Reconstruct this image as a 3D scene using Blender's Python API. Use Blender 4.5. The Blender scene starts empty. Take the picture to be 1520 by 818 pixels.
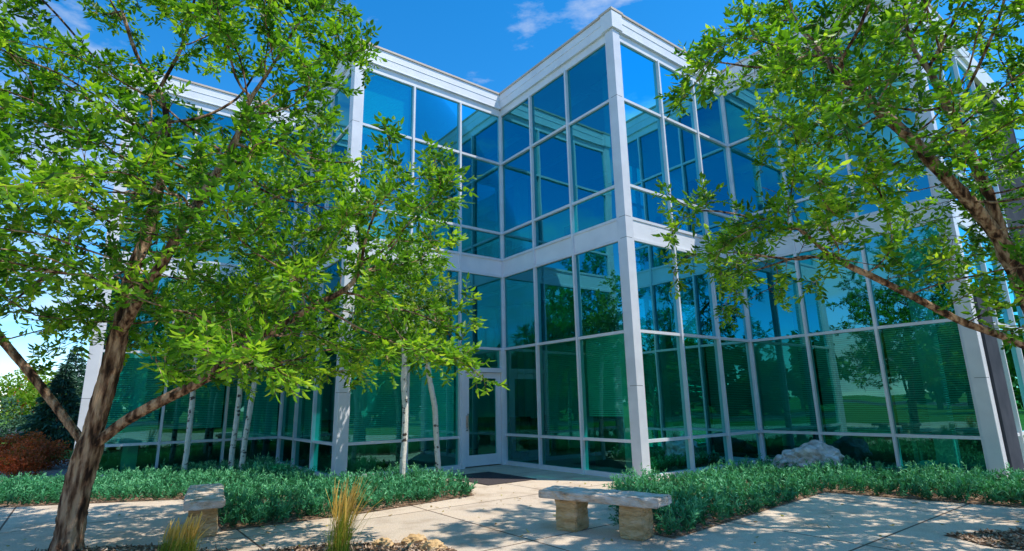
import bpy, math, numpy as np
from mathutils import Vector, Matrix
scene=bpy.context.scene
R=np.random.default_rng(7)
# ------------------------------------------------------------ helpers
def coll(o):
    scene.collection.objects.link(o); return o
def empty(name,loc=(0,0,0)):
    o=bpy.data.objects.new(name,None); o.location=loc; return coll(o)
def mk(name,V,F,mat=None,parent=None,tint=None,smooth=False):
    V=np.asarray(V,dtype=np.float32).reshape(-1,3)
    me=bpy.data.meshes.new(name)
    if isinstance(F,np.ndarray):
        n,k=F.shape
        me.vertices.add(len(V)); me.vertices.foreach_set('co',V.ravel())
        me.loops.add(n*k); me.loops.foreach_set('vertex_index',F.astype(np.int32).ravel())
        me.polygons.add(n); me.polygons.foreach_set('loop_start',np.arange(0,n*k,k,dtype=np.int32))
        me.update(calc_edges=True)
    else:
        me.from_pydata(V.tolist(),[],F); me.update()
    if tint is not None:
        a=me.attributes.new('tint','FLOAT','POINT'); a.data.foreach_set('value',np.asarray(tint,dtype=np.float32))
    if smooth: me.polygons.foreach_set('use_smooth',np.ones(len(me.polygons),dtype=bool))
    if mat: me.materials.append(mat)
    o=coll(bpy.data.objects.new(name,me))
    if parent: o.parent=parent
    return o
class Boxes:
    """accumulates oriented boxes into one mesh"""
    def __init__(s): s.V=[];s.F=[]
    def add(s,o,ax,ay,a,b):
        n=len(s.V)
        for z in (a[2],b[2]):
            for (x,y) in ((a[0],a[1]),(b[0],a[1]),(b[0],b[1]),(a[0],b[1])):
                s.V.append((o[0]+ax[0]*x+ay[0]*y,o[1]+ax[1]*x+ay[1]*y,z))
        s.F+=[[n+i for i in f] for f in ((0,1,2,3),(4,5,6,7),(0,1,5,4),(1,2,6,5),(2,3,7,6),(3,0,4,7))]
    def out(s,name,mat,parent=None,bevel=0):
        o=mk(name,s.V,s.F,mat,parent)
        import bmesh
        bm=bmesh.new(); bm.from_mesh(o.data); bmesh.ops.recalc_face_normals(bm,faces=bm.faces); bm.to_mesh(o.data); bm.free()
        if bevel:
            m=o.modifiers.new('b','BEVEL'); m.width=bevel; m.segments=2; m.limit_method='ANGLE'
        return o
# ------------------------------------------------------------ materials
def mat(name):
    m=bpy.data.materials.new(name); m.use_nodes=True
    nt=m.node_tree; nt.nodes.clear()
    o=nt.nodes.new('ShaderNodeOutputMaterial'); return m,nt,o
def ramp(nt,stops):
    r=nt.nodes.new('ShaderNodeValToRGB'); e=r.color_ramp.elements
    while len(e)<len(stops): e.new(.5)
    for i,(p,c) in enumerate(stops): e[i].position=p; e[i].color=(*c,1)
    return r
def noisy(name,stops,scale=5,rough=.8,bump=0,bscale=None,detail=6,metal=0,dist=.02,stretch=None,spec=.3):
    m,nt,o=mat(name); L=nt.links.new
    b=nt.nodes.new('ShaderNodeBsdfPrincipled'); b.inputs['Roughness'].default_value=rough; b.inputs['Metallic'].default_value=metal
    b.inputs['Specular IOR Level'].default_value=spec
    tc=nt.nodes.new('ShaderNodeTexCoord'); src=tc.outputs['Object']
    if stretch:
        mp=nt.nodes.new('ShaderNodeMapping'); mp.inputs['Scale'].default_value=stretch; L(src,mp.inputs[0]); src=mp.outputs[0]
    n=nt.nodes.new('ShaderNodeTexNoise'); n.inputs['Scale'].default_value=scale; n.inputs['Detail'].default_value=detail
    L(src,n.inputs['Vector']); r=ramp(nt,stops); L(n.outputs['Fac'],r.inputs[0]); L(r.outputs[0],b.inputs['Base Color'])
    if bump:
        n2=nt.nodes.new('ShaderNodeTexNoise'); n2.inputs['Scale'].default_value=bscale or scale*4; n2.inputs['Detail'].default_value=8
        L(src,n2.inputs['Vector']); bp=nt.nodes.new('ShaderNodeBump'); bp.inputs['Strength'].default_value=bump; bp.inputs['Distance'].default_value=dist
        L(n2.outputs['Fac'],bp.inputs['Height']); L(bp.outputs[0],b.inputs['Normal'])
    L(b.outputs[0],o.inputs[0]); return m
def leafmat(name,c0,c1,c2,trans=.45,rough=.45):
    m,nt,o=mat(name); L=nt.links.new
    a=nt.nodes.new('ShaderNodeAttribute'); a.attribute_name='tint'
    r=ramp(nt,[(0,c0),(.55,c1),(1,c2)]); L(a.outputs['Fac'],r.inputs[0])
    b=nt.nodes.new('ShaderNodeBsdfPrincipled'); b.inputs['Roughness'].default_value=rough; b.inputs['Specular IOR Level'].default_value=.4
    L(r.outputs[0],b.inputs['Base Color'])
    t=nt.nodes.new('ShaderNodeBsdfTranslucent')
    h=nt.nodes.new('ShaderNodeMixRGB'); h.blend_type='MULTIPLY'; h.inputs[0].default_value=1; h.inputs[2].default_value=(1.35,1.4,.6,1)
    L(r.outputs[0],h.inputs[1]); L(h.outputs[0],t.inputs[0])
    x=nt.nodes.new('ShaderNodeMixShader'); x.inputs[0].default_value=trans
    L(b.outputs[0],x.inputs[1]); L(t.outputs[0],x.inputs[2]); L(x.outputs[0],o.inputs[0]); return m
M_alu=noisy('aluminium_paint',[(.3,(.66,.68,.73)),(.7,(.76,.78,.83))],3,.33,spec=.6)
M_cor=noisy('cornice_paint',[(.3,(.72,.74,.79)),(.7,(.82,.84,.88))],2,.4,spec=.5)
M_cop=noisy('coping_metal',[(.3,(.52,.42,.34)),(.7,(.66,.56,.46))],2,.45)
M_dark=noisy('dark_panel',[(.3,(.05,.06,.075)),(.7,(.08,.09,.11))],2,.95,spec=.0)
M_int=noisy('interior_wall',[(.3,(.55,.60,.60)),(.7,(.66,.70,.68))],.6,.9)
M_ceil=noisy('ceiling_tile',[(.3,(.76,.76,.74)),(.7,(.82,.82,.80))],1,.9)
M_carp=noisy('carpet',[(.3,(.16,.18,.18)),(.7,(.24,.25,.24))],8,.95)
M_lite=noisy('light_panel',[(.3,(.95,.96,.94)),(.7,(.97,.97,.97))],1,.6)
M_blind=noisy('blind_slat',[(.3,(.74,.82,.76)),(.7,(.80,.86,.80))],1,.6)
M_furn=noisy('office_furniture',[(.3,(.12,.10,.08)),(.7,(.25,.2,.15))],2,.6)
M_bark=noisy('bark',[(.38,(.035,.018,.010)),(.47,(.19,.10,.055)),(.62,(.55,.37,.23))],14,.9,1.0,18,stretch=(1,1,.2),dist=.1)
M_asp=noisy('aspen_bark',[(.36,(.08,.06,.05)),(.42,(.70,.67,.58)),(.8,(.84,.82,.74))],7,.8,.4,20,stretch=(1,1,1.6))
M_stone=noisy('bench_stone',[(.25,(.34,.23,.15)),(.42,(.62,.49,.38)),(.7,(.80,.71,.62))],7,.85,1,16,dist=.03,stretch=(1,1,3))
M_sand=noisy('sandstone',[(.25,(.42,.24,.09)),(.5,(.68,.45,.22)),(.75,(.80,.61,.40))],4,.9,1,12,dist=.05,stretch=(1,1,4))
M_rock=noisy('white_boulder',[(.3,(.30,.23,.18)),(.45,(.62,.57,.53)),(.65,(.82,.80,.78))],4,.85,1,9,dist=.08)
M_mulch=noisy('mulch',[(.3,(.06,.03,.014)),(.5,(.24,.14,.08)),(.72,(.52,.40,.30))],26,.95,1,30,dist=.05)
M_gravel=noisy('gravel',[(.3,(.24,.14,.10)),(.5,(.50,.36,.28)),(.72,(.72,.60,.52))],14,.95,1,22,dist=.05)
M_lawn=noisy('lawn_grass',[(.3,(.05,.14,.012)),(.5,(.09,.22,.02)),(.7,(.15,.29,.04))],1.2,.95,1,60,dist=.05,detail=10)
M_asph=noisy('asphalt',[(.3,(.05,.05,.055)),(.7,(.08,.08,.085))],3,.9,.5,60)
M_mat=noisy('mat_rubber',[(.3,(.05,.04,.045)),(.7,(.09,.075,.075))],40,.95,.6,120)
M_steel=noisy('steel',[(.3,(.5,.5,.5)),(.7,(.6,.6,.6))],4,.25,metal=1)
M_leaf=leafmat('ash_leaf',(.03,.12,.008),(.16,.37,.016),(.48,.66,.05),.48)
M_leaf2=leafmat('aspen_leaf',(.06,.17,.015),(.20,.36,.02),(.42,.52,.05),.5)
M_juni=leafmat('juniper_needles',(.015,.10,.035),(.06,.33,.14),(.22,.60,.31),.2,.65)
M_grass=leafmat('fountain_grass',(.07,.20,.02),(.30,.36,.04),(.65,.50,.12),.35,.6)
M_plume=leafmat('grass_plume',(.42,.25,.06),(.66,.44,.12),(.80,.60,.25),.35,.7)
M_red=leafmat('red_shrub_leaf',(.14,.20,.015),(.58,.12,.035),(.9,.22,.06),.3,.6)
M_far=leafmat('far_leaf',(.02,.07,.012),(.07,.18,.02),(.16,.28,.03),.25,.7)
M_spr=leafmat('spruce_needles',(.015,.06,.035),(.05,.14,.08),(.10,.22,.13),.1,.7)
M_chip=leafmat('mulch_chips',(.08,.04,.02),(.30,.18,.10),(.60,.46,.34),.0,.9)
M_dry=leafmat('fallen_leaf',(.20,.12,.03),(.36,.25,.06),(.45,.42,.10),.2,.8)
def concrete(phi):
    m,nt,o=mat('concrete'); L=nt.links.new
    b=nt.nodes.new('ShaderNodeBsdfPrincipled'); b.inputs['Roughness'].default_value=.9; b.inputs['Specular IOR Level'].default_value=.2
    tc=nt.nodes.new('ShaderNodeTexCoord'); mp=nt.nodes.new('ShaderNodeMapping'); mp.inputs['Rotation'].default_value=(0,0,math.pi/2-phi)
    mp.inputs['Location'].default_value=(.35,.75,0)
    L(tc.outputs['Object'],mp.inputs[0])
    br=nt.nodes.new('ShaderNodeTexBrick'); br.offset=0; br.inputs['Scale'].default_value=1
    br.inputs['Brick Width'].default_value=2.6; br.inputs['Row Height'].default_value=2.6; br.inputs['Mortar Size'].default_value=.014; br.inputs['Mortar Smooth'].default_value=.1
    br.inputs['Color1'].default_value=(.76,.62,.48,1); br.inputs['Color2'].default_value=(.64,.53,.42,1); br.inputs['Mortar'].default_value=(.16,.11,.08,1)
    L(mp.outputs[0],br.inputs['Vector'])
    n=nt.nodes.new('ShaderNodeTexNoise'); n.inputs['Scale'].default_value=1.1; n.inputs['Detail'].default_value=9; n.inputs['Roughness'].default_value=.7; L(tc.outputs['Object'],n.inputs[0])
    r=ramp(nt,[(.3,(.66,.60,.54)),(.52,(1,1,1)),(.75,(1.0,.92,.82))]); L(n.outputs['Fac'],r.inputs[0])
    x=nt.nodes.new('ShaderNodeMixRGB'); x.blend_type='MULTIPLY'; x.inputs[0].default_value=1; L(br.outputs[0],x.inputs[1]); L(r.outputs[0],x.inputs[2])
    n2=nt.nodes.new('ShaderNodeTexNoise'); n2.inputs['Scale'].default_value=55; n2.inputs['Detail'].default_value=4; L(tc.outputs['Object'],n2.inputs[0])
    r2=ramp(nt,[(.35,(.72,.72,.72)),(.6,(1,1,1))]); L(n2.outputs['Fac'],r2.inputs[0])
    x2=nt.nodes.new('ShaderNodeMixRGB'); x2.blend_type='MULTIPLY'; x2.inputs[0].default_value=1; L(x.outputs[0],x2.inputs[1]); L(r2.outputs[0],x2.inputs[2])
    L(x2.outputs[0],b.inputs['Base Color'])
    bp=nt.nodes.new('ShaderNodeBump'); bp.inputs['Strength'].default_value=.35; bp.inputs['Distance'].default_value=.01; L(n2.outputs['Fac'],bp.inputs['Height']); L(bp.outputs[0],b.inputs['Normal'])
    L(b.outputs[0],o.inputs[0]); return m
M_conc=concrete(.6496)
def glass(name,gl,tr,base):
    m,nt,o=mat(name); L=nt.links.new
    g=nt.nodes.new('ShaderNodeBsdfGlossy'); g.inputs['Roughness'].default_value=.005; g.inputs['Color'].default_value=(*gl,1)
    t=nt.nodes.new('ShaderNodeBsdfTransparent')
    at=nt.nodes.new('ShaderNodeAttribute'); at.attribute_name='tint'
    mxr=nt.nodes.new('ShaderNodeMixRGB'); mxr.inputs[1].default_value=(tr[0]*.5,tr[1]*.66,tr[2]*.72,1); mxr.inputs[2].default_value=(*tr,1); L(at.outputs['Fac'],mxr.inputs[0]); L(mxr.outputs[0],t.inputs['Color'])
    fr=nt.nodes.new('ShaderNodeFresnel'); fr.inputs['IOR'].default_value=1.5
    ma=nt.nodes.new('ShaderNodeMath'); ma.operation='MULTIPLY_ADD'; ma.inputs[1].default_value=1-base; ma.inputs[2].default_value=base; ma.use_clamp=True
    L(fr.outputs[0],ma.inputs[0])
    tc=nt.nodes.new('ShaderNodeTexCoord'); n=nt.nodes.new('ShaderNodeTexNoise'); n.inputs['Scale'].default_value=.7; n.inputs['Detail'].default_value=1; L(tc.outputs['Object'],n.inputs[0])
    bp=nt.nodes.new('ShaderNodeBump'); bp.inputs['Strength'].default_value=.14; bp.inputs['Distance'].default_value=.03; L(n.outputs['Fac'],bp.inputs['Height']); L(bp.outputs[0],g.inputs['Normal'])
    x=nt.nodes.new('ShaderNodeMixShader'); L(ma.outputs[0],x.inputs[0]); L(t.outputs[0],x.inputs[1]); L(g.outputs[0],x.inputs[2]); L(x.outputs[0],o.inputs[0]); return m
M_glU=glass('tinted_glass',(.13,.64,.76),(.10,.82,.84),.38)
M_glL=glass('green_glass',(.20,.66,.62),(.18,.92,.78),.20)
# ------------------------------------------------------------ building
phi=.6496
u=np.array([math.sin(phi),-math.cos(phi)]); v=np.array([-math.cos(phi),-math.sin(phi)])
L1,L2=4.689,4.622
C=np.array([2.576,11.88]); A=C-L1*u; B=A+L2*v; D=C-L2*v; E=D+L1*u; Fp=B-L1*u; G=Fp+L2*v; E2=E-9.2*v; G2=G-12*u; BK=E2-20*u
bld=empty('glass_office_building')
mull=Boxes(); panel=Boxes(); corn=Boxes(); cop=Boxes(); blind=Boxes()
GU=([],[],[]);GL=([],[],[])
def pane(store,o,d,n,x0,x1,z0,z1,off=0.0):
    V,F,T=store; k=len(V); t=R.normal(0,.0028,2); T+=[R.uniform(0,1)]*4
    for (x,z) in ((x0,z0),(x1,z0),(x1,z1),(x0,z1)):
        y=off+t[0]*(x-(x0+x1)/2)+t[1]*(z-(z0+z1)/2)
        V.append((o[0]+d[0]*x+n[0]*y,o[1]+d[1]*x+n[1]*y,z))
    F.append([k,k+1,k+2,k+3])
COLW=.30
def wall(P,d,n,length,door=False,blinds=(0,1,2),ub=()):
    w=length-COLW/2; bw=w/3
    xs=[0,bw,2*bw,3*bw-.0]
    hw=.028
    for i,x in enumerate(xs[:-1]):
        if i==0: mull.add(P,d,n,(.0,-.1,0),(.055,.085,10.226))
        else: mull.add(P,d,n,(x-hw,-.10,0),(x+hw,.085,10.226))
    mull.add(P,d,n,(xs[3]-.05,-.10,0),(xs[3]+.0,.055,10.226))
    for j,z in enumerate((.0,.771,3.07,5.154,5.644,6.447,8.648)):
        for i in range(3):
            a=xs[i]+(.055 if i==0 else hw); b=xs[i+1]-(hw if i<2 else .05)
            if door and i==0 and z<1: continue
            z0,z1=(0.0,.10) if j==0 else (z-.032,z+.032)
            mull.add(P,d,n,(a,-.08,z0),(b,.068 if i<2 else .052,z1))
    for i in range(3):
        a=xs[i]+(.055 if i==0 else hw); b=xs[i+1]-(hw if i<2 else .05)
        panel.add(P,d,n,(a,-.05,5.186),(b,.035,5.612))
        rows=[(.10,.739),(.803,3.038),(3.102,5.122),(5.676,6.415),(6.479,8.616),(8.68,10.226)]
        for k,(z0,z1) in enumerate(rows):
            if door and i==0 and k<2: continue
            pane(GL if k<2 else GU,P,d,n,a-.01,b+.01,z0-.01,z1+.01)
        if i in blinds and not (door and i==0):
            z=.80 if R.uniform()<.8 else R.uniform(1.0,1.7)
            while z<3.03:
                blind.add(P,d,n,(a+.03,-.165,z),(b-.03,-.16,z+.035)); z+=.046
        if i in ub:
            zz=8.7-R.uniform(.2,1.6)
            while zz<10.2:
                blind.add(P,d,n,(a+.03,-.165,zz),(b-.03,-.16,zz+.036)); zz+=.046
    corn.add(P,d,n,(.0,-.25,10.226),(length,.05,10.46))
    corn.add(P,d,n,(.0,-.25,10.463),(length,.10,10.93))
    corn.add(P,d,n,(.0,-.2,10.445),(length,.115,10.475))
    corn.add(P,d,n,(.0,-.2,10.70),(length,.112,10.715))
    cop.add(P,d,n,(.0,-.30,10.932),(length,.13,10.99))
wall(A,u,v,L1,blinds=(1,2),ub=()); wall(A,v,u,L2,door=True,blinds=(1,2),ub=(2,))
wall(D,v,u,L2,blinds=(0,1,2)); wall(D,u,v,L1,blinds=(0,1,2),ub=(1,))
wall(Fp,u,v,L1,blinds=(0,1)); wall(Fp,v,u,L2,blinds=(0,1,2),ub=(0,))
wall(E-v*L2,v,u,L2,blinds=(0,1))
colm=Boxes(); seam=Boxes()
for K in (C,B,E,G):
    colm.add(K,u,v,(-.16,-.16,0),(.085,.085,10.46))
    corn.add(K,u,v,(-.24,-.24,10.463),(.135,.135,10.929))
    cop.add(K,u,v,(-.28,-.28,10.935),(.15,.15,11.0))
    for z in (1.9,5.15,5.65,8.65): seam.add(K,u,v,(-.1,-.1,z),(.0865,.0865,z+.008))
seam.out('column_joints',M_dark,bld)
side=Boxes()
side.add(E,-v,u,(L2+.01,-.3,0),(9.2,.0,10.2)); side.add(E,-v,u,(.2,-.05,0),(1.05,.13,3.5)); side.add(G,-u,v,(.2,-.3,0),(12,0,10.2))
side.add(E2,-u,-v,(0,-.3,0),(20,0,10.2))
dk=(BK-G2); dl=np.linalg.norm(dk); dk=dk/dl; side.add(G2,dk,np.array([-dk[1],dk[0]]),(0,0,0),(dl,.3,10.2))
side.out('side_wall',M_dark,bld)
corn.add(E,-v,u,(L2+.02,-.3,10.23),(9.2,.1,10.92)); corn.add(G,-u,v,(.14,-.3,10.23),(12,.1,10.92))
mull.out('mullions',M_alu,bld); panel.out('spandrel_panels',M_cor,bld); corn.out('cornice',M_cor,bld,.006); cop.out('coping',M_cop,bld,.004)
colm.out('corner_columns',M_alu,bld,.008); blind.out('window_blinds',M_blind,bld)
mk('upper_glass',GU[0],GU[1],M_glU,bld,GU[2]); mk('lower_glass',GL[0],GL[1],M_glL,bld,GL[2])
foot=[G,Fp,B,A,C,D,E,E2,BK,G2]
def slab(name,z0,z1,m,shrink=.12):
    pts=[np.array(p) for p in foot]; back=-(u+v)*shrink
    pp=[p+back for p in pts[:7]]+[pts[7]+back]+pts[8:]
    n=len(pp); V=[(p[0],p[1],z0) for p in pp]+[(p[0],p[1],z1) for p in pp]
    F=[list(range(n))[::-1],list(range(n,2*n))]+[[i,(i+1)%n,n+(i+1)%n,n+i] for i in range(n)]
    return mk(name,V,F,m,bld)
slab('ground_floor',-.05,.02,M_carp); slab('upper_floor',5.2,5.6,M_ceil,.16); slab('roof',10.25,10.5,M_ceil,.2)
def inpoly(P,poly):
    poly=np.array([[p[0],p[1]] for p in poly]); c=np.zeros(len(P),bool); n=len(poly)
    for i in range(n):
        x1,y1=poly[i]; x2,y2=poly[(i+1)%n]
        k=((y1>P[:,1])!=(y2>P[:,1]))&(P[:,0]<(x2-x1)*(P[:,1]-y1)/(y2-y1+1e-12)+x1); c^=k
    return c
lites=Boxes(); part=Boxes(); icol=Boxes(); rail=Boxes()
for i in range(-8,9):
    for j in range(-8,9):
        p=A-(u+v)*1.2+u*(i*1.55)+v*(j*2.3)
        cs=np.array([p+u*a+v*b for a in (-1.,1.) for b in (-.6,.6)])
        if not inpoly(cs,foot).all(): continue
        for zc in (5.2,10.25): lites.add(p,u,v,(-.6,-.14,zc-.04),(.6,.14,zc-.006))
lites.out('ceiling_lights',M_lite,bld)
for K in (A,D,Fp):
    q=K-(u+v)*3.5
    icol.add(q,u,v,(-.2,-.2,.02),(.2,.2,10.2))
for K in (C,B,E,G):
    q=K-(u+v)*1.1
    icol.add(q,u,v,(-.17,-.17,.02),(.17,.17,10.2))
icol.out('interior_columns',M_ceil,bld)
diag=(u-v)/np.linalg.norm(u-v); nb=-(u+v)/np.linalg.norm(u+v)
part.add(A+nb*5,diag,nb,(-9.5,0,.02),(9.5,.2,5.2)); part.add(A+nb*6,diag,nb,(-9.5,0,5.6),(9.5,.2,10.25))
part.out('interior_walls',M_int,bld)
for K in (A,C,B,D,E,Fp):
    for zf in (.02,5.6):
        for t in range(2):
            q=K-(u+v)*(1.8+1.2*t)+diag*R.uniform(-.8,.8)
            cs=np.array([q+u*a+v*b for a in (-1.1,1.1) for b in (-.7,1.4)])
            if not inpoly(cs,foot).all(): continue
            rail.add(q,u,v,(-.8,-.4,zf+.68),(.8,.4,zf+.73)); rail.add(q,u,v,(-.8,-.4,zf),(-.72,.4,zf+.68)); rail.add(q,u,v,(.72,-.4,zf),(.8,.4,zf+.68))
            rail.add(q,u,v,(-.25,-.1,zf+.78),(.3,-.06,zf+1.15))
            rail.add(q,u,v,(-.9,.8,zf),(.9,1.1,zf+R.uniform(1.0,1.5)))
rail.out('desks',M_furn,bld)
dr=empty('entrance_door'); dr.parent=bld
db=Boxes(); bw=(L2-COLW/2)/3
x0,x1=.06,bw-.030
db.add(A,v,u,(x0,-.09,0),(x0+.11,.10,3.034)); db.add(A,v,u,(x1-.11,-.09,0),(x1,.10,3.034))
db.add(A,v,u,(x0+.11,-.09,2.42),(x1-.11,.10,2.54))
a,b=x0+.12,x1-.12
db.add(A,v,u,(a,-.03,.03),(a+.14,.04,2.41)); db.add(A,v,u,(b-.14,-.03,.03),(b,.04,2.41))
db.add(A,v,u,(a+.14,-.03,.03),(b-.14,.036,.30)); db.add(A,v,u,(a+.14,-.03,2.26),(b-.14,.036,2.41))
db.out('door_frame',M_cor,dr,.004)
st=([],[],[]); pane(st,A,v,u,a+.13,b-.13,.29,2.27); pane(st,A,v,u,x0+.10,x1-.10,2.53,3.04)
mk('door_glass',st[0],st[1],M_glL,dr,st[2])
hb=Boxes(); hb.add(A,v,u,(b-.085,.07,.95),(b-.06,.12,1.35)); hb.add(A,v,u,(b-.1,.038,1.0),(b-.04,.07,1.3)); hb.add(A,v,u,(b-.085,.07,.92),(b-.03,.09,.95)); hb.out('door_handle',M_steel,dr,.004)
# ------------------------------------------------------------ ground
def sheet(name,pts,z,m,parent=None):
    return mk(name,[(p[0],p[1],z) for p in pts],[list(range(len(pts)))],m,parent)
sheet('lawn',[(-400,-400),(400,-400),(400,400),(-400,400)],-.012,M_lawn)
sheet('pavement',[(-15,2),(-2,-6),(12,-6),(14,2),(14,12),(8,16),(2,18),(-5,18),(-9.5,14),(-15.5,12)],0.0,M_conc)
sheet('gravel_bed',[(-20,10),(-12,9.5),(-9,10.4),(-9.5,13.0),(-11,15.5),(-14,20),(-17,19.5),(-20,16)],.006,M_gravel)
sheet('road',[(-400,-22),(400,-22),(400,-14),(-400,-14)],-.006,M_asph)
sheet('road_parking',[(-70,30),(-30,30),(-30,60),(-70,60)],-.004,M_asph)
k=Boxes()
for y in (-13.9,-22.1): k.add((0,y),(1,0),(0,1),(-200,-.08,-.01),(200,.08,.12))
k.out('road_kerb',M_conc)
def blob(cx,cy,rx,ry,n=22,seed=0,j=.15):
    r=np.random.default_rng(seed); a=np.linspace(0,2*np.pi,n,endpoint=False); q=1+r.normal(0,j,n)*.5
    return [(cx+rx*q[i]*math.cos(a[i]),cy+ry*q[i]*math.sin(a[i])) for i in range(n)]
mb1=blob(-1.85,6.55,1.15,.55,seed=1);mb2=blob(-4.6,6.6,1.5,.6,seed=2);mb3=blob(5.9,6.6,.9,.55,seed=3)
for q in (mb1,mb2,mb3): sheet('mulch_bed',q,.006,M_mulch)
o=Boxes(); o.add((-.55,12.75),u,v,(-.95,-.6,.004),(.85,.65,.018)); o.out('door_mat',M_mat,None,.004)
bedL=[(-3.95,7.95),(-2.3,9.05),(-.75,10.5),(-1.0,11.4),(-1.9,13.2),B+np.array([.15,-.35]),B+np.array([-.45,-.05]),Fp+np.array([.1,-.7]),Fp+np.array([-.6,-.75]),G+np.array([.2,-.45]),(-11.2,13.0),(-12.5,10.6),(-9,10.2),(-6.1,10.7),(-5.1,9.7)]
bedR=[(1.35,7.75),(1.85,7.05),(5.3,10.1),(7.2,8.45),(9.6,9.2),E+np.array([.3,-.5]),E+np.array([-.35,-.1]),D+np.array([-.0,-.85]),C+np.array([.5,-.35]),(2.1,11.2),(1.75,10.4)]
sheet('soil_bed',bedL,.010,M_mulch); sheet('soil_bed',bedR,.010,M_mulch)
def blades(base,dirs,length,width,tint,seed=0,bend=.3):
    r=np.random.default_rng(seed); n=len(base)
    side=np.cross(dirs,r.normal(size=(n,3))); side/=np.linalg.norm(side,axis=1)[:,None]+1e-9
    l=length[:,None]; w=(width[:,None])*side
    mid=base+dirs*l*.55; tip=base+dirs*l; tip[:,2]-=bend*length*(1-np.abs(dirs[:,2]))*.6
    V=np.stack([base-w*.6,base+w*.6,mid+w,mid-w,tip+w*.25,tip-w*.25],1).reshape(-1,3)
    i=np.arange(n)[:,None]*6
    F=np.concatenate([i+np.array([[0,1,2,3]]),i+np.array([[3,2,4,5]])]).astype(np.int32)
    return V,F,np.repeat(tint,6)
def juniper(name,poly,seed,dens=110,hgt=.27):
    r=np.random.default_rng(seed); pa=np.array([[p[0],p[1]] for p in poly]); lo,hi=pa.min(0),pa.max(0)
    n=int(np.prod(hi-lo)*dens); P=r.uniform(lo,hi,(n,2)); P=P[inpoly(P,poly)]
    m=len(P); hs=hgt*(.78+.35*np.sin(P[:,0]*2.3+P[:,1]*1.1)*np.sin(P[:,1]*2.9-P[:,0])+.2*np.sin(P[:,0]*6.1)*np.sin(P[:,1]*5.3)+r.uniform(-.2,.35,m))
    K=18
    ax=np.stack([r.normal(0,.55,m),r.normal(0,.55,m),np.ones(m)],1); ax/=np.linalg.norm(ax,axis=1)[:,None]
    axk=np.repeat(ax,K,0); hh=np.repeat(hs*1.25,K); c=np.repeat(P,K,0); q=m*K
    t=r.uniform(.1,1,q)
    rv=r.normal(size=(q,3)); rv/=np.linalg.norm(rv,axis=1)[:,None]
    d=axk*.85+rv*.75; d/=np.linalg.norm(d,axis=1)[:,None]
    base=np.concatenate([c,np.zeros((q,1))],1)+axk*(hh*t)[:,None]*.85
    base[:,2]=np.maximum(base[:,2],.015)
    ln=r.uniform(.05,.11,q)*(1.2-.5*t)
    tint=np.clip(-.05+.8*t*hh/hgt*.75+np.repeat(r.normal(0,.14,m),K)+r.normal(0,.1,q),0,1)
    V,F,T=blades(base,d,ln,np.full(q,.008),tint,seed)
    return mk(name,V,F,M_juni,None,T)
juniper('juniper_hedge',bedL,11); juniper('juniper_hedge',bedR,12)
# ------------------------------------------------------------ trees
def tubes(paths,sides=7):
    V=[];F=[];k=0
    for pts,rad in paths:
        pts=np.array(pts); rad=np.array(rad); n=len(pts)
        if n<2: continue
        thick=rad[0]>.05
        if thick and sides>8: # finer rings so bark ridges can be modelled
            m=(n-1)*5+1; ti=np.linspace(0,n-1,m); pts=np.stack([np.interp(ti,np.arange(n),pts[:,c]) for c in range(3)],1)
            for _ in range(3): pts[1:-1]=(pts[:-2]+2*pts[1:-1]+pts[2:])/4
            rad=np.interp(ti,np.arange(n),rad); n=m
        T=np.gradient(pts,axis=0); T/=np.linalg.norm(T,axis=1)[:,None]+1e-9
        ref=np.array([1.,0,0]) if abs(T[0][0])<.8 else np.array([0,1.,0])
        s=(28 if thick and sides>8 else sides) if rad[0]>.02 else (5 if rad[0]>.009 else 3)
        a=np.arange(s)*2*np.pi/s
        rg=np.random.default_rng(5); cum=0
        for i in range(n):
            x=ref-T[i]*np.dot(ref,T[i]); x/=np.linalg.norm(x)+1e-9; y=np.cross(T[i],x); ref=x
            if i: cum+=np.linalg.norm(pts[i]-pts[i-1])
            rr=np.full(s,rad[i])
            if s==28:
                rr=rr*(1+.07*np.sin(a*9+2.2*np.sin(cum*9)+cum*3)+.05*np.sin(a*5-cum*7)+rg.normal(0,.025,s)+.05*np.sin(cum*5+a))
            V.append(pts[i]+rr[:,None]*(np.cos(a)[:,None]*x+np.sin(a)[:,None]*y))
            if i: 
                b0=k+(i-1)*s
                for j in range(s): F.append([b0+j,b0+(j+1)%s,b0+s+(j+1)%s,b0+s+j])
        k+=n*s
    return np.concatenate(V),F
def leaflets(pos,d,side,ln,wd,tint):
    nrm=np.cross(d,side); nrm/=np.linalg.norm(nrm,axis=1)[:,None]+1e-9
    l=ln[:,None]; w=wd[:,None]
    p0=pos; p1=pos+d*l*.3+side*w*.85+nrm*w*.25; p2=pos+d*l*.65+side*w*.75+nrm*w*.12; p3=pos+d*l-nrm*l*.12
    p4=pos+d*l*.65-side*w*.75+nrm*w*.12; p5=pos+d*l*.3-side*w*.85+nrm*w*.25
    V=np.stack([p0,p1,p2,p3,p4,p5],1).reshape(-1,3); i=np.arange(len(pos))[:,None]*6
    F=np.concatenate([i+np.array([[0,1,2,3]]),i+np.array([[0,3,4,5]])]).astype(np.int32)
    return V,F,np.repeat(tint,6)
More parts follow.
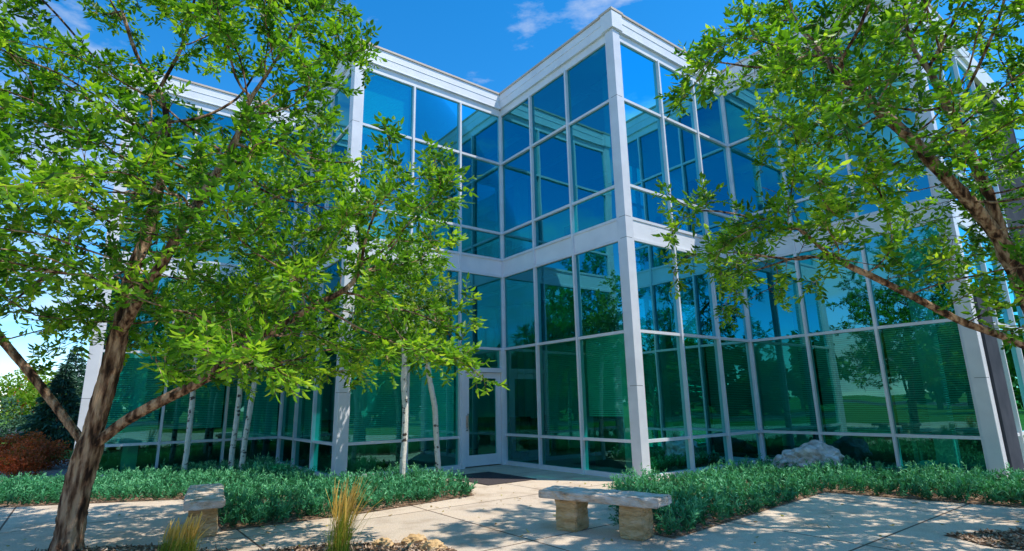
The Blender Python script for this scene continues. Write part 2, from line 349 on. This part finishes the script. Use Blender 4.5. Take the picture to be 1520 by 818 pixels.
def tree(name,seeds,attr,mb,ml,seed,step=.17,di=1.3,dk=.3,r0=.17,tip=.0045,sprays=3,leaf=.10,leafw=.021,tipthr=.010,iters=120,pairs=3,expo=2.2,spray_len=.2,rp=.75,sparse=0):
    r=np.random.default_rng(seed)
    pos=[];par=[];idx={}
    for si,(start,pl) in enumerate(seeds):
        prev=-1 if start is None else idx[start]
        for j,p in enumerate(pl):
            p=np.array(p,float)
            if prev>=0:
                q=np.array(pos[prev]); m=max(1,int(np.linalg.norm(p-q)/step))
                for k in range(1,m+1):
                    w=q+(p-q)*k/m+r.normal(0,.016,3)*(k<m); pos.append(w); par.append(prev); prev=len(pos)-1
            else: pos.append(p); par.append(-1); prev=0
            idx[(si,j)]=prev
    pos=np.array(pos); 
    at=attr.copy(); near=np.full(len(at),1e9); ni=np.zeros(len(at),int)
    def upd(i0,P):
        D=np.linalg.norm(at[:,None]-P[None],axis=2); m=D.argmin(1); dm=D[np.arange(len(at)),m]
        k=dm<near; near[k]=dm[k]; ni[k]=m[k]+i0
    upd(0,pos); plist=[*pos]
    for it in range(iters):
        act=near<di*(3.0 if it<3 else 1)
        if not act.any(): break
        A_=at[act]; I=ni[act]; P=np.array(plist); dv=A_-P[I]; dv/=np.linalg.norm(dv,axis=1)[:,None]+1e-9
        acc=np.zeros((len(plist),3)); np.add.at(acc,I,dv); g=np.unique(I)
        dd=acc[g]/(np.linalg.norm(acc[g],axis=1)[:,None]+1e-9)+r.normal(0,.24,(len(g),3))+np.array([0,0,.08]); dd/=np.linalg.norm(dd,axis=1)[:,None]
        new=P[g]+dd*step; i0=len(plist)
        plist+=list(new); par+=list(g); upd(i0,new)
        keep=near>dk; at=at[keep]; near=near[keep]; ni=ni[keep]
        if len(at)==0: break
    P=np.array(plist); par=np.array(par); n=len(P)
    rad=np.zeros(n); ch=[[] for _ in range(n)]
    for i in range(n):
        if par[i]>=0: ch[par[i]].append(i)
    for i in range(n-1,-1,-1):
        rad[i]=tip if not ch[i] else (sum(rad[c]**expo for c in ch[i])+(.0012)**expo)**(1/expo)
    sc=r0/rad[0]; big=np.clip((rad-tip)/(rad[0]-tip),0,1); rad=rad*(1+(sc-1)*big**rp)
    paths=[];stack=[(0,-1)]
    while stack:
        s,pr=stack.pop(); pts=[] if pr<0 else [P[pr]]; rr=[] if pr<0 else [min(rad[pr],rad[s]*1.15)]
        c=s
        while True:
            pts.append(P[c]); rr.append(rad[c])
            if not ch[c]: break
            o_=sorted(ch[c],key=lambda k:-rad[k]); 
            for k in o_[1:]: stack.append((k,c))
            c=o_[0]
        if len(pts)>=4:
            q=np.array(pts)
            for _ in range(2): q[1:-1]=(q[:-2]+2*q[1:-1]+q[2:])/4
            pts=q
        if pr<0 : rr[0]*=1.25
        paths.append((pts,rr))
    thin=np.where((rad<tipthr))[0]; thin=thin[par[thin]>=0]
    if sparse: # patchy foliage: leave some twigs bare
        w_=np.sin(P[thin][:,0]*2.9+1)*np.sin(P[thin][:,1]*2.6)*np.sin(P[thin][:,2]*2.7+.5)+r.normal(0,.25,len(thin))
        thin=thin[w_>np.quantile(w_,sparse)]
    S=np.repeat(thin,sprays); m=len(S)
    bd=P[S]-P[par[S]]; bd/=np.linalg.norm(bd,axis=1)[:,None]+1e-9
    dd=bd*.7+r.normal(0,.6,(m,3)); dd[:,2]+=.12; dd/=np.linalg.norm(dd,axis=1)[:,None]
    sl=spray_len*r.uniform(.6,1.3,m); base=P[S]+r.uniform(-.5,.5,(m,1))*(P[S]-P[par[S]])
    tw=[(np.array([base[k],base[k]+dd[k]*sl[k]*.5,base[k]+dd[k]*sl[k]-np.array([0,0,.02])]),[.0028,.002,.0012]) for k in range(m)]
    V,F=tubes(paths,9)
    par_e=empty(name)
    mk('trunk_and_branches',V,F,mb,par_e,smooth=True)
    V,F=tubes(tw,3); mk('twigs',V,F,mb,par_e)
    side0=np.cross(dd,r.normal(0,.35,(m,3))+np.array([0,0,1.])); side0/=np.linalg.norm(side0,axis=1)[:,None]
    clump=.42+.22*np.sin(P[S][:,0]*2.1+P[S][:,2]*1.7)*np.sin(P[S][:,1]*2.3+1)+r.normal(0,.15,m)
    VV=[];FF=[];TT=[];off=0
    for j in range(pairs*2+1):
        if j==pairs*2: t=np.ones(m); ld=dd.copy()
        else:
            t=np.full(m,.35+.6*(j//2)/max(1,pairs-1)*.85) if pairs>1 else np.full(m,.5)
            sg=1 if j%2 else -1; ld=dd*.55+side0*sg*.85
        ld=ld+r.normal(0,.25,(m,3)); ld[:,2]-=.12; ld/=np.linalg.norm(ld,axis=1)[:,None]
        pp=base+dd*(sl*t)[:,None]
        sd=np.cross(ld,r.normal(0,.5,(m,3))+np.array([0,0,1.])); sd/=np.linalg.norm(sd,axis=1)[:,None]+1e-9
        ln=leaf*r.uniform(.6,1.25,m); wd=leafw*r.uniform(.75,1.3,m)
        v_,f_,t_=leaflets(pp,ld,sd,ln,wd,np.clip(clump+r.normal(0,.19,m),0,1))
        VV.append(v_);FF.append(f_+off);TT.append(t_);off+=len(v_)
    mk('leaves',np.concatenate(VV),np.concatenate(FF),ml,par_e,np.concatenate(TT))
    print(name,'nodes',n,'sprays',m)
    return par_e
def dome(r,n,c,rad,zmin,clumps=60,sg=.42,power=2.4,slope=None):
    cc=[]
    while len(cc)<clumps:
        q=r.uniform(-1,1,3); q[2]=r.uniform(0,1)
        s=(abs(q[0])**power+abs(q[1])**power+abs(q[2])**power)
        if .12<s<1: cc.append(q)
    cc=np.array(cc)*np.array(rad)+np.array(c)
    p=cc[r.integers(0,clumps,n)]+r.normal(0,sg,(n,3))
    f=zmin if slope is None else zmin+slope(p)
    return p[p[:,2]>f]
r1=np.random.default_rng(21)
at=dome(r1,3300,(-4.55,6.7,1.7),(3.7,2.5,6.2),1.8,clumps=90,sg=.38)
at=at[~((at[:,0]>-1.9)&(at[:,2]>5.4))]
at=at[~((at[:,0]<-4.0)&(at[:,2]<2.6))]
tree('ash_tree',[(None,[(-5.3,7.0,-.02),(-5.27,7,.5),(-5.2,7,1.15)]),((0,2),[(-5.6,7,1.6),(-6.1,6.9,2.2),(-6.7,6.8,2.9)]),
 ((0,2),[(-5.1,7,1.8),(-5.05,7,2.5),(-4.95,6.95,3.2),(-4.7,6.9,4.2),(-4.6,6.8,5.4)]),
 ((0,2),[(-4.75,6.95,1.5),(-4.3,6.9,1.72),(-3.7,6.8,2.0),(-3.0,6.7,2.5),(-2.2,6.6,2.9)]),((2,1),[(-4.4,6.6,3.2),(-3.8,6.3,4.0),(-3.3,6.2,4.9)])],at,M_bark,M_leaf,31,
 r0=.14,sprays=5,leaf=.10,leafw=.0225,sparse=.15)
at=dome(r1,2700,(6.4,6.6,2.3),(4.1,2.3,5.8),2.2,clumps=80,sg=.38,power=3,slope=lambda p:np.clip((5.5-p[:,0])*.22,0,1))
tree('ash_tree',[(None,[(6.95,7.0,-.02),(6.95,7.0,1.0),(6.9,7.0,1.9)]),((0,2),[(6.65,7.0,2.6),(6.4,6.9,3.4),(6.2,6.8,4.3),(5.9,6.8,5.6)]),
 ((0,2),[(6.3,6.9,2.2),(5.6,6.8,2.45),(4.9,6.7,2.8),(4.0,6.6,3.2)]),((0,2),[(7.4,7.0,2.8),(7.7,6.9,3.8),(7.8,6.9,5.0)]),((1,1),[(5.7,6.6,4.1),(4.9,6.4,4.9),(4.2,6.3,5.6)])],at,M_bark,M_leaf,32,
 r0=.18,sprays=5,leaf=.10,leafw=.0225,sparse=.22)
def aspen(x,y,h,cz,rr,seed,lean=(0,0)):
    r=np.random.default_rng(seed); n=420
    q=r.normal(size=(n,3)); q/=np.linalg.norm(q,axis=1)[:,None]; q*=r.uniform(0,1,(n,1))**.4
    at=q*np.array([rr,rr,(h-cz)/2])+np.array([x+lean[0],y+lean[1],(h+cz)/2])
    tree('aspen_tree',[(None,[(x,y,-.02),(x+lean[0]*.3+.03,y,cz*.6),(x+lean[0]*.7,y+lean[1]*.7,cz),(x+lean[0],y+lean[1],h*.8)])],at,M_asp,M_leaf2,seed,
      step=.14,di=.9,dk=.24,r0=.06,tip=.004,sprays=4,leaf=.085,leafw=.033,tipthr=.009,pairs=2,spray_len=.16)
aspen(-2.4,12.3,5.6,2.4,1.15,41,(.0,-.1)); aspen(-1.75,13.2,4.3,2.6,.7,42,(-.45,-.1))
aspen(-8.0,14.0,5.4,2.0,.95,43); aspen(-6.95,14.1,5.6,2.1,.9,44,(.1,0)); aspen(-6.6,13.9,4.6,2.2,.7,45,(.25,0))
# ------------------------------------------------------------ loose litter
def litter(name,poly,n,seed,m,size,z):
    r=np.random.default_rng(seed); pa=np.array([[p[0],p[1]] for p in poly]); lo,hi=pa.min(0),pa.max(0)
    P=r.uniform(lo,hi,(n,2)); P=P[inpoly(P,poly)]; k=len(P); d=r.normal(size=(k,3))*np.array([1,1,.25]); d/=np.linalg.norm(d,axis=1)[:,None]
    s=np.cross(d,np.array([0,0,1.])+r.normal(0,.3,(k,3))); s/=np.linalg.norm(s,axis=1)[:,None]
    ps=np.concatenate([P,np.full((k,1),z)+r.uniform(0,.015,(k,1))],1)
    V,F,T=leaflets(ps,d,s,size*r.uniform(.5,1.4,k),size*.3*r.uniform(.5,1.4,k),r.uniform(0,1,k)); mk(name,V,F,m,None,T)
for i,q in enumerate((mb1,mb2,mb3)): litter('mulch_chips',q,3600,70+i,M_chip,.05,.014)
litter('fallen_leaves',[(-6,6),(8,6),(8,10),(-.3,12.5),(-1,10),(-4,7.8),(-7,10)],260,74,M_dry,.06,.008)
grow_=lambda poly,s:[(np.array(p)[0]+(np.array(p)[0]-np.mean([q[0] for q in poly]))*s,np.array(p)[1]+(np.array(p)[1]-np.mean([q[1] for q in poly]))*s) for p in poly]
litter('soil_chips',grow_(bedL,.015),6000,75,M_chip,.045,.016); litter('soil_chips',grow_(bedR,.015),5000,76,M_chip,.045,.016)
# ------------------------------------------------------------ benches
import bmesh
from mathutils import noise
def rough_block(name,sx,sy,sz,m,parent,loc,rot,amp=.012,seed=0,cuts=14):
    bm=bmesh.new(); bmesh.ops.create_cube(bm,size=1)
    bmesh.ops.scale(bm,vec=(sx,sy,sz),verts=bm.verts)
    bmesh.ops.bevel(bm,geom=bm.edges[:],offset=.012,segments=2,affect='EDGES')
    bmesh.ops.subdivide_edges(bm,edges=[e for e in bm.edges if e.calc_length()>.08],cuts=cuts,use_grid_fill=True)
    for w in bm.verts:
        p=w.co*6+Vector((seed,seed*2.3,0)); q=w.co*19+Vector((seed,0,1))
        d=noise.noise_vector(p)*amp+noise.noise_vector(q)*amp*.6
        f=1.0 if abs(w.co.z)<sz/2-.004 else .6
        w.co+=Vector((d.x*f*1.5,d.y*f*1.5,d.z*.5))
    me=bpy.data.meshes.new(name); bm.to_mesh(me); bm.free(); me.materials.append(m)
    o=coll(bpy.data.objects.new(name,me)); o.parent=parent; o.location=loc; o.rotation_euler=(0,0,rot); return o
def bench(cx,cy,ang,ln,seed):
    e=empty('stone_bench',(cx,cy,0)); e.rotation_euler=(0,0,ang)
    rough_block('seat_slab',ln,.46,.10,M_stone,e,(0,0,.43),0,.02,seed,18)
    rough_block('leg_1',.30,.34,.38,M_sand,e,(-ln*.27,0,.19),0,.013,seed+3,10)
    rough_block('leg_2',.30,.34,.38,M_sand,e,(ln*.27,0,.19),0,.013,seed+5,10)
bench(1.08,7.43,math.atan2(-.58,.82),1.64,1.0); bench(-4.33,8.15,math.atan2(-.88,.47),1.85,9.0)
def rock(name,loc,s,seed,m=M_rock):
    bm=bmesh.new(); bmesh.ops.create_icosphere(bm,subdivisions=4,radius=1)
    for w in bm.verts:
        n=w.co.normalized(); d=1+.35*noise.noise(n*1.6+Vector((seed,0,0)))+.18*noise.noise(n*4+Vector((0,seed,0)))+.08*abs(noise.noise(n*10))
        w.co=Vector((n.x*s[0]*d,n.y*s[1]*d,n.z*s[2]*d))
    me=bpy.data.meshes.new(name); bm.to_mesh(me); bm.free(); me.materials.append(m)
    o=coll(bpy.data.objects.new(name,me)); o.location=loc; return o
rock('boulder',(6.55,12.75,.22),(.62,.42,.38),3.0); rock('boulder',(6.0,12.9,.12),(.3,.25,.22),5.0)
rock('rock',(-1.2,7.0,.03),(.16,.12,.08),6.,M_sand); rock('rock',(-1.55,6.9,.03),(.12,.1,.07),7.,M_sand); rock('rock',(-.95,6.75,.03),(.13,.1,.07),8.,M_sand)
def ogr(x,y,h,seed,n=300,plumes=24):
    r=np.random.default_rng(seed); e=empty('ornamental_grass',(x,y,0))
    def mkset(n,spread,l0,l1,w,m,name,curve):
        a=r.uniform(0,2*np.pi,n); inc=np.abs(r.normal(0,spread,n)); l=r.uniform(l0,l1,n)*h
        b=np.stack([r.normal(0,.05,n),r.normal(0,.05,n),np.zeros(n)],1)
        seg=6; dx=np.cos(a);dy=np.sin(a); pts=[]
        for s in range(seg+1):
            t=s/seg; ang=inc*(1+curve*t*t); rr=l*t
            pts.append(np.stack([b[:,0]+dx*np.sin(ang)*rr+.14*rr*t,b[:,1]+dy*np.sin(ang)*rr,np.cos(ang)*rr],1))
        pts=np.array(pts); sd=np.stack([-dy,dx,np.zeros(n)],1)
        W=np.array([w(s/seg) for s in range(seg+1)])
        Vv=np.stack([pts-sd*W[:,None,None],pts+sd*W[:,None,None]],2).transpose(1,0,2,3).reshape(-1,3); i=np.arange(n)[:,None]*(2*(seg+1))
        F=np.concatenate([i+np.array([[2*s,2*s+1,2*s+3,2*s+2]]) for s in range(seg)]).astype(np.int32)
        T=np.tile(np.repeat(np.linspace(0,.6,seg+1),2),n)+np.repeat(r.normal(0.1,.12,n),2*(seg+1))
        mk(name,Vv,F,m,e,np.clip(T,0,1))
    mkset(n,.17,.4,.75,lambda t:.004*(1-t*.9),M_grass,'blades',1.4)
    mkset(plumes*2,.17,.8,1.0,lambda t:(.0018 if t<.6 else .007*(1.25-t)*2),M_plume,'plumes',.5)
ogr(-1.93,6.5,.84,51,380,34); ogr(-3.6,6.45,.5,52); ogr(-3.85,6.6,.42,54,200,16); ogr(6.2,6.75,.4,53,200,12)
# ------------------------------------------------------------ background vegetation
def foliage_mass(items,seed,m,name,leafs=.35,aspect=.6,extra=None):
    r=np.random.default_rng(seed); PP=[];TT=[];LL=[]
    for (x,y,z,rx,ry,rz,c) in items:
        k=max(6,c//60); q=r.normal(size=(k,3)); q/=np.linalg.norm(q,axis=1)[:,None]; q*=r.uniform(.35,1,(k,1))
        cen=q*np.array([rx,ry,rz])+np.array([x,y,z]); ct=r.normal(.5,.13,k)
        j=r.integers(0,k,c); d=r.normal(size=(c,3)); d/=np.linalg.norm(d,axis=1)[:,None]
        p=cen[j]+d*np.array([rx,ry,rz])*.30*r.uniform(.5,1.1,(c,1)); p[:,2]=np.maximum(p[:,2],.03)
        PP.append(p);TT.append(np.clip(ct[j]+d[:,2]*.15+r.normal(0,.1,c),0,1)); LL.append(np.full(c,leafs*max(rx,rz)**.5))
    P=np.concatenate(PP);T=np.concatenate(TT);l=np.concatenate(LL); n=len(P)
    d=r.normal(size=(n,3)); d/=np.linalg.norm(d,axis=1)[:,None]; s=np.cross(d,r.normal(size=(n,3))); s/=np.linalg.norm(s,axis=1)[:,None]+1e-9
    V,F,t=leaflets(P,d,s,l*r.uniform(.6,1.3,n),l*aspect*.5*r.uniform(.7,1.3,n),T)
    return mk(name,V,F,m,extra,t)
rb=np.random.default_rng(77)
far=[];trs=[]
for k in range(90):
    a=rb.uniform(0,2*np.pi); d=rb.uniform(42,85); x,y=d*math.cos(a),d*math.sin(a)+5
    if -16<x<20 and 12<y<45: continue
    if -24<y<-12: y-=14
    h=rb.uniform(6,12); far.append((x,y,h*.52,h*.38,h*.38,h*.46,500)); trs.append(([(x,y,0),(x+.2,y,h*.3),(x,y,h*.7)],[.28,.22,.08]))
for k in range(46):
    a=rb.uniform(math.pi*1.02,math.pi*1.98); d=rb.uniform(20,34); x,y=d*1.3*math.cos(a),d*math.sin(a)
    if -24<y<-12: y=-24-rb.uniform(1,8)
    h=rb.uniform(5,9); far.append((x,y,h*.50,h*.42,h*.42,h*.46,800)); trs.append(([(x,y,0),(x+.2,y,h*.3),(x,y,h*.7)],[.24,.2,.08]))
e=empty('distant_trees'); foliage_mass(far,5,M_far,'foliage',.36,.75,e); V,F=tubes(trs,6); mk('trunks',V,F,M_bark,e)
foliage_mass([(-24,26,1.1,1.9,1.5,1.3,2500),(-21,28.5,1.0,1.6,1.4,1.1,1800)],8,M_spr,'spruce_shrub',.12,.4)
foliage_mass([(-13.6,16.4,.42,.75,.7,.42,5200),(-14.9,17.2,.5,.85,.7,.5,5200),(-12.9,15.0,.34,.6,.6,.36,3600),(-16.0,16.2,.4,.8,.7,.45,3600)],9,M_red,'red_shrub',.075,.6)
def spruce(x,y,h,rd,seed):
    r=np.random.default_rng(seed); e=empty('spruce_tree'); V,F=tubes([([(x,y,0),(x,y,h*.95)],[.12,.02])],7); mk('trunk',V,F,M_bark,e)
    n=9000; z=h*(1-r.uniform(0,1,n)**.55)*.97+.05; a=r.integers(0,400,n)*2.399+r.normal(0,.1,n)
    lay=np.round(z*3)/3; f=(1-z/h)*rd*(.75+.25*np.sin(a*5+lay*7)); q=r.uniform(.25,1,n)**.6*f
    P=np.stack([x+np.cos(a)*q,y+np.sin(a)*q,lay-q*.25+r.normal(0,.06,n)+.3],1)
    d=np.stack([np.cos(a),np.sin(a),r.normal(-.1,.35,n)],1)+r.normal(0,.35,(n,3)); d/=np.linalg.norm(d,axis=1)[:,None]
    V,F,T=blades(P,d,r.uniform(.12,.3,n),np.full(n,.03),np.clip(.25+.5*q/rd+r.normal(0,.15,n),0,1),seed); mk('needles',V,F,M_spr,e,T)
spruce(-20.5,25.5,3.6,1.7,61); spruce(-26,33,5.5,2.2,62)
foliage_mass([(-39,46,2.6,2.2,2.2,1.7,2200)],10,M_red,'red_maple_foliage',.2,.7)
foliage_mass([(-24,22,.35,1.2,.8,.4,1500),(-27,25,.5,1.5,1,.5,1500),(-34,40,2.2,3.5,3,2.2,3500)],13,M_leaf2,'low_shrub',.14,.6)
# ------------------------------------------------------------ light, sky, camera
az=math.radians(-15); el=math.radians(60)
sd=Vector((math.cos(az)*math.cos(el),math.sin(az)*math.cos(el),math.sin(el)))
sun=bpy.data.lights.new('sun','SUN'); sun.energy=5.0; sun.angle=math.radians(.5); sun.color=(1,.93,.82)
so=coll(bpy.data.objects.new('sun',sun)); so.rotation_euler=sd.to_track_quat('Z','Y').to_euler()
w=bpy.data.worlds.new('World'); scene.world=w; w.use_nodes=True; nt=w.node_tree; nt.nodes.clear(); L=nt.links.new
out=nt.nodes.new('ShaderNodeOutputWorld'); bg=nt.nodes.new('ShaderNodeBackground'); bg.inputs[1].default_value=.15
sk=nt.nodes.new('ShaderNodeTexSky'); sk.sky_type='NISHITA'; sk.sun_disc=False; sk.sun_elevation=el; sk.sun_rotation=math.pi/2-az; sk.altitude=1800; sk.air_density=1.0; sk.dust_density=.05; sk.ozone_density=3.5
hs=nt.nodes.new('ShaderNodeHueSaturation'); hs.inputs['Saturation'].default_value=1.34; hs.inputs['Value'].default_value=1.95; hs.inputs['Hue'].default_value=.495
L(sk.outputs[0],hs.inputs['Color'])
tc=nt.nodes.new('ShaderNodeTexCoord'); mp=nt.nodes.new('ShaderNodeMapping'); mp.inputs['Scale'].default_value=(1,1,2.6); L(tc.outputs['Generated'],mp.inputs[0])
n=nt.nodes.new('ShaderNodeTexNoise'); n.inputs['Scale'].default_value=2.3; n.inputs['Detail'].default_value=9; n.inputs['Roughness'].default_value=.6; L(mp.outputs[0],n.inputs[0])
sx=nt.nodes.new('ShaderNodeSeparateXYZ'); L(tc.outputs['Generated'],sx.inputs[0])
mr=nt.nodes.new('ShaderNodeMapRange'); mr.inputs[1].default_value=0; mr.inputs[2].default_value=.75; mr.inputs[3].default_value=.13; mr.inputs[4].default_value=-.04; L(sx.outputs[2],mr.inputs[0])
ad=nt.nodes.new('ShaderNodeMath'); L(n.outputs['Fac'],ad.inputs[0]); L(mr.outputs[0],ad.inputs[1])
cr=ramp(nt,[(.53,(0,0,0)),(.70,(1,1,1))]); L(ad.outputs[0],cr.inputs[0])
mx=nt.nodes.new('ShaderNodeMixRGB'); L(cr.outputs[0],mx.inputs[0]); L(hs.outputs[0],mx.inputs[1]); mx.inputs[2].default_value=(6.0,6.3,6.7,1)
L(mx.outputs[0],bg.inputs[0]); L(bg.outputs[0],out.inputs[0])
cam=bpy.data.cameras.new('camera'); cam.sensor_width=36; cam.lens=819.6/1520*36; cam.clip_end=2000; cam.clip_start=.05
co=coll(bpy.data.objects.new('camera',cam))
t,ro=.2268,.0198
Fv=Vector((0,math.cos(t),math.sin(t))); Uv=Vector((0,-math.sin(t),math.cos(t))); Rv=Vector((1,0,0))
Xi=Rv*math.cos(ro)-Uv*math.sin(ro); Yi=Rv*math.sin(ro)+Uv*math.cos(ro)
Mx=Matrix((( Xi.x,Yi.x,-Fv.x,0),(Xi.y,Yi.y,-Fv.y,0),(Xi.z,Yi.z,-Fv.z,1.6),(0,0,0,1)))
co.matrix_world=Mx
scene.camera=co
scene.view_settings.view_transform='Standard'; scene.view_settings.look='None'; scene.view_settings.exposure=0
